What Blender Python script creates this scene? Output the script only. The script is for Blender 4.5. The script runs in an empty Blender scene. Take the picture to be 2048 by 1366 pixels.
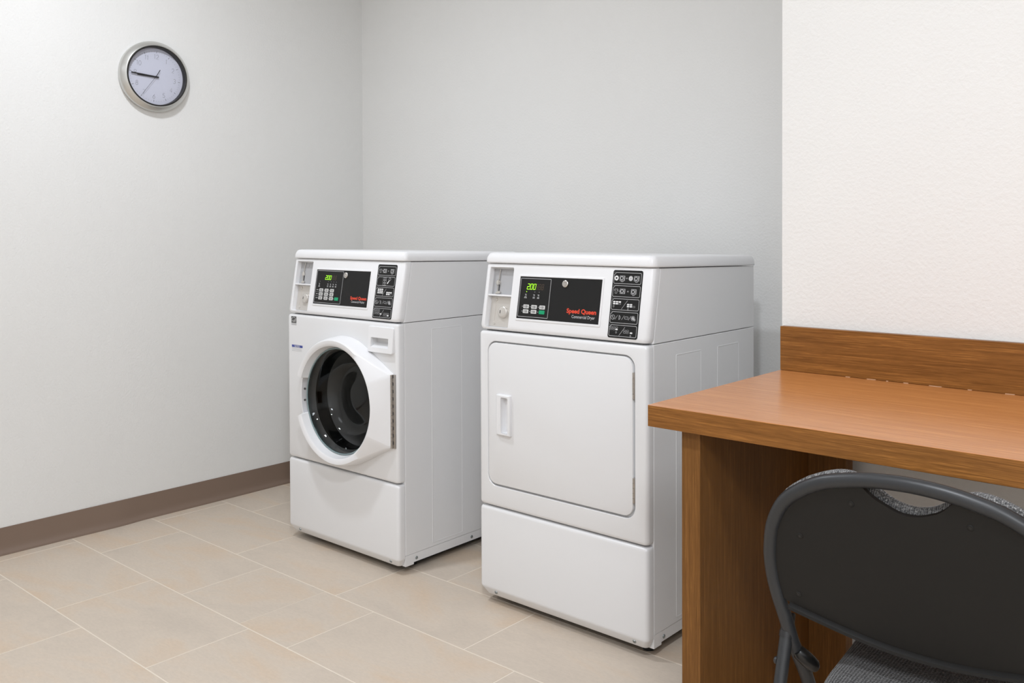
import bpy, bmesh, math, random
from mathutils import Vector, Matrix

random.seed(7)
SC = bpy.context.scene
COL = SC.collection
PI = math.pi

# ------------------------------------------------------------------ materials
def new_mat(name):
    m = bpy.data.materials.new(name); m.use_nodes = True
    nt = m.node_tree
    b = nt.nodes['Principled BSDF']
    return m, nt, b

def N(nt, kind, **kw):
    n = nt.nodes.new(kind)
    for k, v in kw.items():
        if k.startswith('i_'):
            key = k[2:]
            key = int(key) if key.isdigit() else key.replace('_', ' ')
            n.inputs[key].default_value = v
        else:
            setattr(n, k, v)
    return n

def plain(name, col, rough=.5, metal=0, spec=.5, coat=0, emit=None, es=0):
    m, nt, b = new_mat(name)
    b.inputs['Base Color'].default_value = (*col, 1)
    b.inputs['Roughness'].default_value = rough
    b.inputs['Metallic'].default_value = metal
    b.inputs['Specular IOR Level'].default_value = spec
    b.inputs['Coat Weight'].default_value = coat
    if emit:
        b.inputs['Emission Color'].default_value = (*emit, 1)
        b.inputs['Emission Strength'].default_value = es
    return m

def ramp(nt, stops):
    r = nt.nodes.new('ShaderNodeValToRGB')
    el = r.color_ramp.elements
    while len(el) < len(stops): el.new(.5)
    for e, (p, c) in zip(el, stops):
        e.position = p; e.color = (*c, 1)
    return r

def wall_material(name, col):
    m, nt, b = new_mat(name)
    L = nt.links.new
    tc = N(nt, 'ShaderNodeTexCoord')
    n1 = N(nt, 'ShaderNodeTexNoise', i_Scale=120.0, i_Detail=3.0, i_Roughness=.55)
    n2 = N(nt, 'ShaderNodeTexNoise', i_Scale=3.0, i_Detail=2.0)
    L(tc.outputs['Object'], n1.inputs['Vector']); L(tc.outputs['Object'], n2.inputs['Vector'])
    bp = N(nt, 'ShaderNodeBump', i_Strength=.55, i_Distance=.0022)
    L(n1.outputs['Fac'], bp.inputs['Height']); L(bp.outputs['Normal'], b.inputs['Normal'])
    r = ramp(nt, [(.3, tuple(c*.985 for c in col)), (.7, col)])
    L(n2.outputs['Fac'], r.inputs['Fac']); L(r.outputs['Color'], b.inputs['Base Color'])
    b.inputs['Roughness'].default_value = .62
    b.inputs['Specular IOR Level'].default_value = .3
    return m

def wood_material(name, axis, light=(.46, .19, .055), dark=(.20, .07, .016), contrast=1.0, rough=.24):
    """bamboo laminate: long thin strands along one axis of the object"""
    m, nt, b = new_mat(name)
    L = nt.links.new
    tc = N(nt, 'ShaderNodeTexCoord')
    def streak(scale_long, scale_cross, detail, dist):
        mp = N(nt, 'ShaderNodeMapping')
        s = [scale_cross]*3; s[axis] = scale_long
        mp.inputs['Scale'].default_value = s
        L(tc.outputs['Object'], mp.inputs['Vector'])
        n = N(nt, 'ShaderNodeTexNoise', i_Scale=1.0, i_Detail=detail, i_Roughness=.6, i_Distortion=dist)
        L(mp.outputs['Vector'], n.inputs['Vector'])
        return n
    a = streak(7.0, 330.0, 4.0, .6)
    c = streak(34.0, 620.0, 2.0, .4)
    d = streak(2.0, 70.0, 2.0, .2)
    mx = N(nt, 'ShaderNodeMath', operation='MULTIPLY_ADD'); mx.inputs[1].default_value = .45
    L(c.outputs['Fac'], mx.inputs[0]); L(a.outputs['Fac'], mx.inputs[2])
    mx2 = N(nt, 'ShaderNodeMath', operation='MULTIPLY_ADD'); mx2.inputs[1].default_value = .35
    L(d.outputs['Fac'], mx2.inputs[0]); L(mx.outputs[0], mx2.inputs[2])
    mid = tuple((p+q)/2 for p, q in zip(light, dark))
    lo = tuple(m_+(d_-m_)*contrast for m_, d_ in zip(mid, dark))
    hi = tuple(m_+(l_-m_)*contrast for m_, l_ in zip(mid, light))
    r = ramp(nt, [(.62, lo), (.90, mid), (1.12 if False else 1.0, hi)])
    mr = N(nt, 'ShaderNodeMapRange'); mr.inputs['From Min'].default_value = .45; mr.inputs['From Max'].default_value = 1.3
    mr.inputs['To Min'].default_value = .45; mr.inputs['To Max'].default_value = 1.15
    L(mx2.outputs[0], mr.inputs['Value']); L(mr.outputs['Result'], r.inputs['Fac'])
    L(r.outputs['Color'], b.inputs['Base Color'])
    bp = N(nt, 'ShaderNodeBump', i_Strength=.12, i_Distance=.0005)
    L(mx.outputs[0], bp.inputs['Height']); L(bp.outputs['Normal'], b.inputs['Normal'])
    b.inputs['Roughness'].default_value = rough
    b.inputs['Specular IOR Level'].default_value = .45 if rough < .3 else .25
    return m

def tile_material():
    m, nt, b = new_mat('stone_tile')
    L = nt.links.new
    tc = N(nt, 'ShaderNodeTexCoord'); geo = N(nt, 'ShaderNodeNewGeometry')
    off = N(nt, 'ShaderNodeVectorMath', operation='SCALE'); off.inputs[0].default_value = (37, 19, 11)
    L(geo.outputs['Random Per Island'], off.inputs['Scale'])
    add = N(nt, 'ShaderNodeVectorMath', operation='ADD')
    L(tc.outputs['Object'], add.inputs[0]); L(off.outputs['Vector'], add.inputs[1])
    mp = N(nt, 'ShaderNodeMapping'); mp.inputs['Scale'].default_value = (2.4, 5.0, 1); L(add.outputs[0], mp.inputs['Vector'])
    n1 = N(nt, 'ShaderNodeTexNoise', i_Scale=1.0, i_Detail=5.0, i_Roughness=.6, i_Distortion=.6); L(mp.outputs[0], n1.inputs['Vector'])
    r1 = ramp(nt, [(.28, (.575, .495, .412)), (.50, (.63, .54, .445)), (.72, (.645, .505, .375))])
    L(n1.outputs['Fac'], r1.inputs['Fac'])
    mp2 = N(nt, 'ShaderNodeMapping'); mp2.inputs['Scale'].default_value = (60, 150, 1); L(add.outputs[0], mp2.inputs['Vector'])
    n2 = N(nt, 'ShaderNodeTexNoise', i_Scale=1.0, i_Detail=4.0, i_Roughness=.7); L(mp2.outputs[0], n2.inputs['Vector'])
    r2 = ramp(nt, [(.25, (.93, .93, .93)), (.7, (1.03, 1.03, 1.03))]); L(n2.outputs['Fac'], r2.inputs['Fac'])
    mul = N(nt, 'ShaderNodeMix', data_type='RGBA', blend_type='MULTIPLY'); mul.inputs['Factor'].default_value = 1
    L(r1.outputs['Color'], mul.inputs['A']); L(r2.outputs['Color'], mul.inputs['B'])
    L(mul.outputs['Result'], b.inputs['Base Color'])
    bp = N(nt, 'ShaderNodeBump', i_Strength=.1, i_Distance=.0006); L(n2.outputs['Fac'], bp.inputs['Height']); L(bp.outputs['Normal'], b.inputs['Normal'])
    b.inputs['Roughness'].default_value = .5; b.inputs['Specular IOR Level'].default_value = .35
    return m

def fabric_material(name, base, light, rib_axis, rib_scale, bump):
    m, nt, b = new_mat(name)
    L = nt.links.new
    tc = N(nt, 'ShaderNodeTexCoord')
    w = N(nt, 'ShaderNodeTexWave', wave_type='BANDS', bands_direction=rib_axis, i_Scale=rib_scale, i_Distortion=1.2, i_Detail=1.0)
    w.inputs['Detail Scale'].default_value = 3.0
    v = N(nt, 'ShaderNodeTexVoronoi', i_Scale=330.0)
    n = N(nt, 'ShaderNodeTexNoise', i_Scale=260.0, i_Detail=3.0, i_Roughness=.7)
    for t in (w, v, n): L(tc.outputs['Object'], t.inputs['Vector'])
    r = ramp(nt, [(.42, base), (.60, tuple((p+q)/2 for p, q in zip(base, light))), (.72, light)])
    L(n.outputs['Fac'], r.inputs['Fac'])
    mul = N(nt, 'ShaderNodeMix', data_type='RGBA', blend_type='MULTIPLY'); mul.inputs['Factor'].default_value = .75
    L(r.outputs['Color'], mul.inputs['A'])
    r2 = ramp(nt, [(.0, (.35, .35, .35)), (.5, (1, 1, 1))]); L(w.outputs['Fac'], r2.inputs['Fac'])
    L(r2.outputs['Color'], mul.inputs['B']); L(mul.outputs['Result'], b.inputs['Base Color'])
    ad = N(nt, 'ShaderNodeMath', operation='SUBTRACT'); L(w.outputs['Fac'], ad.inputs[0]); L(v.outputs['Distance'], ad.inputs[1])
    bp = N(nt, 'ShaderNodeBump', i_Strength=.9, i_Distance=bump); L(ad.outputs[0], bp.inputs['Height']); L(bp.outputs['Normal'], b.inputs['Normal'])
    b.inputs['Roughness'].default_value = .85; b.inputs['Specular IOR Level'].default_value = .25
    b.inputs['Sheen Weight'].default_value = .3
    return m

def door_glass_material():
    m, nt, b = new_mat('door_glass')
    L = nt.links.new
    out = nt.nodes['Material Output']
    tr = N(nt, 'ShaderNodeBsdfTransparent'); tr.inputs[0].default_value = (.34, .34, .335, 1)
    gl = N(nt, 'ShaderNodeBsdfGlossy'); gl.inputs['Roughness'].default_value = .02; gl.inputs['Color'].default_value = (.95, .97, .97, 1)
    fr = N(nt, 'ShaderNodeFresnel', i_IOR=1.33)
    mx = N(nt, 'ShaderNodeMixShader'); L(fr.outputs[0], mx.inputs[0]); L(tr.outputs[0], mx.inputs[1]); L(gl.outputs[0], mx.inputs[2])
    L(mx.outputs[0], out.inputs['Surface'])
    return m

def clear_glass_material():
    m, nt, b = new_mat('clock_glass')
    L = nt.links.new
    out = nt.nodes['Material Output']
    tr = N(nt, 'ShaderNodeBsdfTransparent'); tr.inputs[0].default_value = (.97, .97, .98, 1)
    gl = N(nt, 'ShaderNodeBsdfGlossy'); gl.inputs['Roughness'].default_value = .03
    fr = N(nt, 'ShaderNodeFresnel', i_IOR=1.25)
    mx = N(nt, 'ShaderNodeMixShader'); L(fr.outputs[0], mx.inputs[0]); L(tr.outputs[0], mx.inputs[1]); L(gl.outputs[0], mx.inputs[2])
    L(mx.outputs[0], out.inputs['Surface'])
    return m

M = {}
M['wall'] = wall_material('painted_wall', (.80, .795, .775))
M['ceiling'] = wall_material('ceiling_paint', (.84, .84, .83))
M['tile'] = tile_material()
M['grout'] = plain('grout', (.78, .695, .59), .8)
M['base'] = plain('vinyl_cove_base', (.215, .152, .115), .42)
M['enamel'] = plain('white_enamel', (.80, .80, .805), .28, spec=.5)
M['plastic'] = plain('white_plastic', (.84, .84, .85), .32)
M['groove'] = plain('seam_shadow_gasket', (.25, .25, .25), .6)
M['black'] = plain('black_panel', (.012, .012, .012), .5, spec=.25)
M['blackrub'] = plain('black_rubber', (.012, .012, .012), .7)
M['line'] = plain('printed_grey', (.55, .55, .56), .5)
M['print'] = plain('printed_white', (.78, .78, .78), .5)
M['dim'] = plain('dim_segments', (.055, .035, .022), .5)
M['red'] = plain('printed_red', (.78, .065, .025), .5)
M['green'] = plain('green_button', (.0, .33, .145), .4)
M['button'] = plain('grey_button', (.66, .66, .65), .45)
M['ink'] = plain('dark_ink', (.07, .07, .07), .6)
M['blue'] = plain('blue_ink', (.05, .075, .33), .5)
M['led'] = plain('green_led', (.2, .5, .02), .5, emit=(.40, 1.0, .01), es=.95)
M['chrome'] = plain('chrome', (.72, .70, .67), .22, metal=1)
M['zinc'] = plain('zinc_screw', (.36, .40, .41), .35, metal=.8)
M['steel'] = plain('dull_steel', (.50, .47, .44), .38, metal=.9)
M['warmsteel'] = plain('warm_steel', (.64, .61, .57), .3, metal=.45)
M['greyplate'] = plain('grey_coin_plate', (.42, .42, .43), .4)
M['greypocket'] = plain('grey_pocket', (.50, .50, .52), .45)
M['glass'] = door_glass_material()
M['drum'] = plain('drum_dark_steel', (.035, .035, .035), .3, metal=.7)
M['gasket'] = plain('dark_gasket', (.008, .008, .008), .3)
M['glassrim'] = plain('glass_rim', (.25, .33, .34), .1, spec=.8)
M['alu'] = plain('brushed_aluminium', (.64, .64, .62), .32, metal=.85)
M['clockface'] = plain('clock_face', (.72, .73, .80), .6)
M['clockink'] = plain('clock_ink', (.20, .20, .21), .6)
M['hand'] = plain('clock_hand', (.015, .014, .013), .4)
M['clockglass'] = clear_glass_material()
M['wood_x'] = wood_material('bamboo_top_lit', 0, (.70, .295, .10), (.40, .155, .045), .9)  # same bamboo, lightened: reflected sheen on the top is put into the colour
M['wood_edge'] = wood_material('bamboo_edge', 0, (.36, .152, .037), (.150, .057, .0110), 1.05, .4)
M['wood_z'] = wood_material('bamboo_panel_shaded', 2, (.245, .108, .027), (.125, .051, .0105), 1.0, .5)  # same bamboo, darkened: shade under the desk is put into the colour
M['chipped'] = plain('bare_wood_chip', (.62, .42, .28), .8)
M['tube'] = plain('grey_tube', (.024, .0255, .028), .40)
M['shell'] = plain('black_back_panel', (.0095, .0088, .0080), .55, spec=.3)
M['capblk'] = plain('black_cap', (.018, .018, .019), .4)
M['tweed'] = fabric_material('tweed_back', (.05, .05, .052), (.60, .59, .57), 'X', 95.0, .003)
M['seatfab'] = fabric_material('seat_fabric', (.034, .032, .031), (.17, .165, .16), 'X', 62.0, .002)

# ------------------------------------------------------------------ object helpers
def link(name, me, mat, parent=None, smooth=30):
    o = bpy.data.objects.new(name, me); COL.objects.link(o)
    if mat is not None and not me.materials:
        for mm in (mat if isinstance(mat, (list, tuple)) else [mat]): me.materials.append(mm)
    if smooth:
        for p in me.polygons: p.use_smooth = True
        me.set_sharp_from_angle(angle=math.radians(smooth))
    if parent is not None: o.parent = parent
    return o

def bm_obj(name, bm, mat, parent=None, smooth=30, xf=None):
    bmesh.ops.recalc_face_normals(bm, faces=bm.faces[:])
    if xf is not None: bm.transform(xf)
    me = bpy.data.meshes.new(name); bm.to_mesh(me); bm.free()
    return link(name, me, mat, parent, smooth)

def thing(name, label, cat, loc=(0, 0, 0), rz=0, group=None):
    o = bpy.data.objects.new(name, None); COL.objects.link(o)
    o.location = loc; o.rotation_euler = (0, 0, rz); o.empty_display_size = .05
    o['label'] = label; o['category'] = cat
    if group: o['group'] = group
    return o

def struct(o): o['kind'] = 'structure'; return o

def box(bm, x0, y0, z0, x1, y1, z1, mi=0, bev=0, seg=2):
    vs = [bm.verts.new(c) for c in ((x0, y0, z0), (x1, y0, z0), (x1, y1, z0), (x0, y1, z0), (x0, y0, z1), (x1, y0, z1), (x1, y1, z1), (x0, y1, z1))]
    fs = [bm.faces.new([vs[i] for i in f]) for f in ((3, 2, 1, 0), (4, 5, 6, 7), (0, 1, 5, 4), (1, 2, 6, 5), (2, 3, 7, 6), (3, 0, 4, 7))]
    for f in fs: f.material_index = mi
    if bev:
        es = list({e for f in fs for e in f.edges})
        r = bmesh.ops.bevel(bm, geom=es, offset=bev, segments=seg, affect='EDGES', profile=.5)
        for f in r['faces']: f.material_index = mi

def loft(bm, loops, caps=(True, True), mi=0, closed=True):
    rows = [[bm.verts.new(p) for p in L] for L in loops]
    n = len(rows[0]); fs = []
    for a, b in zip(rows, rows[1:]):
        for i in range(n if closed else n-1):
            j = (i+1) % n
            fs.append(bm.faces.new((a[i], a[j], b[j], b[i])))
    if caps[0]: fs.append(bm.faces.new(rows[0][::-1]))
    if caps[1]: fs.append(bm.faces.new(rows[-1]))
    for f in fs: f.material_index = mi
    return rows

def rrect(x0, y0, x1, y1, r, seg=5):
    """rounded rectangle outline, ccw, r = one radius or (x0y0, x1y0, x1y1, x0y1)"""
    if not isinstance(r, (list, tuple)): r = (r,)*4
    cs = ((x0, y0, 1, 1, PI), (x1, y0, -1, 1, 1.5*PI), (x1, y1, -1, -1, 0), (x0, y1, 1, -1, .5*PI))
    out = []
    for (x, y, sx, sy, a0), rr in zip(cs, r):
        rr = max(rr, 1e-5)
        for i in range(seg+1):
            a = a0 + .5*PI*i/seg
            out.append((x+sx*rr+rr*math.cos(a), y+sy*rr+rr*math.sin(a)))
    return out

def tube(bm, pts, rad, seg=14, caps=True, mi=0):
    pts = [Vector(p) for p in pts]; n = len(pts)
    rad = rad if isinstance(rad, (list, tuple)) else [rad]*n
    t0 = (pts[1]-pts[0]).normalized()
    ref = Vector((0, 0, 1)) if abs(t0.z) < .9 else Vector((1, 0, 0))
    nrm = t0.cross(ref).normalized(); loops = []
    for i, p in enumerate(pts):
        t = (pts[min(i+1, n-1)]-pts[max(i-1, 0)]).normalized()
        nrm = (nrm - t*nrm.dot(t)).normalized(); bn = t.cross(nrm)
        loops.append([p + (nrm*math.cos(2*PI*k/seg)+bn*math.sin(2*PI*k/seg))*rad[i] for k in range(seg)])
    loft(bm, loops, (caps, caps), mi)

def cyl(bm, c, axis, r, h, seg=20, mi=0, dome=0):
    """cylinder from c along axis, optional rounded end"""
    c = Vector(c); ax = Vector(axis).normalized()
    a = ax.orthogonal().normalized(); b = ax.cross(a)
    prof = [(r, 0), (r, h)] if not dome else [(r, 0), (r, h-dome), (r*.92, h-dome*.35), (r*.7, h)]
    loft(bm, [[c+ax*hh+(a*math.cos(2*PI*k/seg)+b*math.sin(2*PI*k/seg))*rr for k in range(seg)] for rr, hh in prof], (True, True), mi)

def catmull(pts, n=6):
    P = [Vector(p) for p in pts]; P = [P[0]*2-P[1]] + P + [P[-1]*2-P[-2]]; out = []
    for i in range(1, len(P)-2):
        p0, p1, p2, p3 = P[i-1:i+3]
        for k in range(n):
            t = k/n
            out.append(.5*((2*p1)+(p2-p0)*t+(2*p0-5*p1+4*p2-p3)*t*t+(3*p1-p0-3*p2+p3)*t**3))
    out.append(P[-2].copy()); return out

def cut(obj, bms, ang=30):
    """boolean-subtract temporary cutters from obj"""
    for bm in bms:
        bmesh.ops.recalc_face_normals(bm, faces=bm.faces[:])
        me = bpy.data.meshes.new('tmp'); bm.to_mesh(me); bm.free()
        c = bpy.data.objects.new('tmp', me); COL.objects.link(c)
        c.parent = obj.parent
        md = obj.modifiers.new('b', 'BOOLEAN'); md.operation = 'DIFFERENCE'; md.solver = 'EXACT'; md.object = c
        bpy.context.view_layer.update()
        dg = bpy.context.evaluated_depsgraph_get()
        new = bpy.data.meshes.new_from_object(obj.evaluated_get(dg))
        obj.modifiers.clear(); old = obj.data; obj.data = new
        bpy.data.meshes.remove(old)
        bpy.data.objects.remove(c); bpy.data.meshes.remove(me)
    for p in obj.data.polygons: p.use_smooth = True
    obj.data.set_sharp_from_angle(angle=math.radians(ang))

def text_mesh(s, bold=0):
    cu = bpy.data.curves.new('t', 'FONT'); cu.body = s; cu.offset = bold; cu.resolution_u = 4
    o = bpy.data.objects.new('t', cu); COL.objects.link(o)
    bpy.context.view_layer.update()
    me = bpy.data.meshes.new_from_object(o.evaluated_get(bpy.context.evaluated_depsgraph_get()))
    vs = [(v.co.x, v.co.y) for v in me.vertices]; fs = [tuple(p.vertices) for p in me.polygons]
    bpy.data.objects.remove(o); bpy.data.curves.remove(cu); bpy.data.meshes.remove(me)
    return vs, fs

def add_text(bm, s, mapf, u0, u1, w0, w1, bold=0, mi=0, keep=None):
    """lettering laid in the rectangle u0..u1 x w0..w1 (w0 = baseline, w1 = capital height) of a surface"""
    vs, fs = text_mesh(s, bold)
    xs = [v[0] for v in vs]; xa, xb = min(xs), max(xs)
    cap = .729
    bv = [bm.verts.new(mapf(u0+(x-xa)/(xb-xa)*(u1-u0), w0+(y/cap)*(w1-w0))) for x, y in vs]
    for f in fs:
        try: bm.faces.new([bv[i] for i in f]).material_index = mi
        except ValueError: pass

def flat(bm, pts, mapf, mi=0):
    f = bm.faces.new([bm.verts.new(mapf(*p)) for p in pts]); f.material_index = mi

def ring(bm, outer, inner, mapf, mi=0):
    a = [bm.verts.new(mapf(*p)) for p in outer]; b = [bm.verts.new(mapf(*p)) for p in inner]
    n = len(a)
    for i in range(n):
        j = (i+1) % n
        bm.faces.new((a[i], a[j], b[j], b[i])).material_index = mi

def stroke(bm, p, q, w, mapf, mi=0):
    dx, dy = q[0]-p[0], q[1]-p[1]; l = math.hypot(dx, dy) or 1; nx, ny = -dy/l*w/2, dx/l*w/2
    flat(bm, [(p[0]+nx, p[1]+ny), (p[0]-nx, p[1]-ny), (q[0]-nx, q[1]-ny), (q[0]+nx, q[1]+ny)], mapf, mi)

def circ(cx, cy, r, n=18, ry=None, a0=0, a1=2*PI):
    ry = r if ry is None else ry
    k = n if abs(a1-a0-2*PI) < 1e-6 else n+1
    return [(cx+r*math.cos(a0+(a1-a0)*i/n), cy+ry*math.sin(a0+(a1-a0)*i/n)) for i in range(k)]

def plate(bm, outline, mapf3, t, bev=0, mi=0):
    """extruded outline; mapf3(u, w, h) with h the height above the surface"""
    loops = [[mapf3(u, w, 0) for u, w in outline]]
    if bev:
        cx = sum(p[0] for p in outline)/len(outline); cy = sum(p[1] for p in outline)/len(outline)
        loops.append([mapf3(u, w, t-bev) for u, w in outline])
        ins = inset(outline, bev)
        loops.append([mapf3(u, w, t) for u, w in ins])
    else:
        loops.append([mapf3(u, w, t) for u, w in outline])
    loft(bm, loops, (True, True), mi)

def inset(outline, d):
    n = len(outline); out = []
    for i in range(n):
        x0, y0 = outline[i-1]; x1, y1 = outline[i]; x2, y2 = outline[(i+1) % n]
        ax, ay = x1-x0, y1-y0; bx, by = x2-x1, y2-y1
        la = math.hypot(ax, ay) or 1e-9; lb = math.hypot(bx, by) or 1e-9
        nx, ny = -ay/la-by/lb, ax/la+bx/lb; l = math.hypot(nx, ny) or 1e-9
        c = max(.35, l/2)
        out.append((x1+nx/l*d/c, y1+ny/l*d/c))
    return out

# ------------------------------------------------------------------ camera
CAM = Vector((3.54714, .86579, 1.17424))
cd = bpy.data.cameras.new('camera'); co = bpy.data.objects.new('camera', cd); COL.objects.link(co)
r_, u_, f_ = Vector((.75378, .65712, -.00383)), Vector((-.00694, .01378, .99988)), Vector((-.65709, .75366, -.01494))
mt = Matrix(((r_.x, u_.x, -f_.x, CAM.x), (r_.y, u_.y, -f_.y, CAM.y), (r_.z, u_.z, -f_.z, CAM.z), (0, 0, 0, 1)))
co.matrix_world = mt
cd.sensor_width = 36; cd.lens = 1813.24/2048*36; cd.shift_y = -197.81/2048; cd.clip_start = .05
SC.camera = co

# ------------------------------------------------------------------ the room
YB = 3.7991; XR = 2.593; YR = 2.9606; TA = -.0143; ZC = 2.70; X1 = 5.4; Y0 = -1.4
def wall_obj(name, x0, y0, z0, x1, y1, z1):
    bm = bmesh.new(); box(bm, x0, y0, z0, x1, y1, z1)
    return struct(bm_obj(name, bm, M['wall'], smooth=0))
wall_obj('wall_left', -.12, Y0-.12, 0, 0, YB+.12, ZC)
wall_obj('wall_back', 0, YB, 0, XR, YB+.12, ZC)
wall_obj('wall_front', 0, Y0-.12, 0, X1, Y0, ZC)
wall_obj('wall_side', X1, Y0-.12, 0, X1+.12, YB+.12, ZC)
bm = bmesh.new()                     # the thick wall behind the desk, its end closing the machine alcove
pl = [(XR, YR), (X1, YR+math.tan(TA)*(X1-XR)), (X1, YB+.12), (XR, YB+.12)]
loft(bm, [[(x, y, 0) for x, y in pl], [(x, y, ZC) for x, y in pl]])
struct(bm_obj('wall_right', bm, M['wall'], smooth=0))
bm = bmesh.new(); box(bm, -.12, Y0-.12, ZC, X1+.12, YB+.12, ZC+.1)
struct(bm_obj('ceiling', bm, M['ceiling'], smooth=0))

# floor: grout bed with separate tiles lying in it
bm = bmesh.new()
box(bm, -.12, Y0-.12, -.06, X1+.12, YB+.12, -.0008, mi=1)
G = .0042
ROW = .3168; LY = 2.0370; LX = .5735
ys = [LY+ROW*i for i in range(-11, 7)]
for i, y in enumerate(ys):
    k = i-11
    x_off = .0670 if k % 2 == 0 else .2560
    ya, yb = max(y, Y0)+G/2, min(y+ROW, YB)-G/2
    if yb <= ya: continue
    xs = [0.0] + [x_off+LX*j for j in range(0, 11)]
    if k == 1: xs.append(1.163); xs.sort()
    xs = [x for x in xs if x < X1] + [X1]
    for xa, xb in zip(xs, xs[1:]):
        g0 = G/2 if abs(xa-1.163) > 1e-6 else .0013
        g1 = G/2 if abs(xb-1.163) > 1e-6 else .0013
        if xb-xa < .01: continue
        p = [(xa+g0, ya), (xb-g1, ya), (xb-g1, yb), (xa+g0, yb)]
        q = inset(p, .0012)
        loft(bm, [[(a, b, -.0009) for a, b in p], [(a, b, -.0004) for a, b in p], [(a, b, 0) for a, b in q]], (False, True), 0)
struct(bm_obj('floor', bm, [M['tile'], M['grout']], smooth=0))

# vinyl cove base: thin strip with a toe, a little wavy where it was glued
def cove(name, path, nx, ny):
    prof = [(0, .0985), (.0032, .0985), (.0036, .036), (.0046, .024), (.0075, .015), (.0118, .0095), (.0145, .0045), (.0148, .0), (0, 0)]
    bm = bmesh.new(); loops = []
    for x, y, w in path:
        loops.append([(x+nx*(d+(w if (0 < d and z < .06) else w*.3 if d > 0 else 0)), y+ny*(d+(w if (0 < d and z < .06) else w*.3 if d > 0 else 0)), z) for d, z in prof])
    loft(bm, loops)
    return struct(bm_obj(name, bm, M['base'], smooth=25))
pth = []
for i in range(150):
    y = Y0+(YB-Y0)*i/149
    w = .0085/(1+math.exp((y-2.60)/.018))/(1+math.exp((2.42-y)/.045)) + .0008*math.sin(y*9)
    pth.append((0, y, max(w, -.0008)))
cove('baseboard_left', pth, 1, 0)
cove('baseboard_back', [(.014, YB, 0), (XR, YB, 0)], 0, -1)
cove('baseboard_right', [(XR+t, YR+math.tan(TA)*t, 0) for t in (0, X1-XR)], 0, -1)

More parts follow.
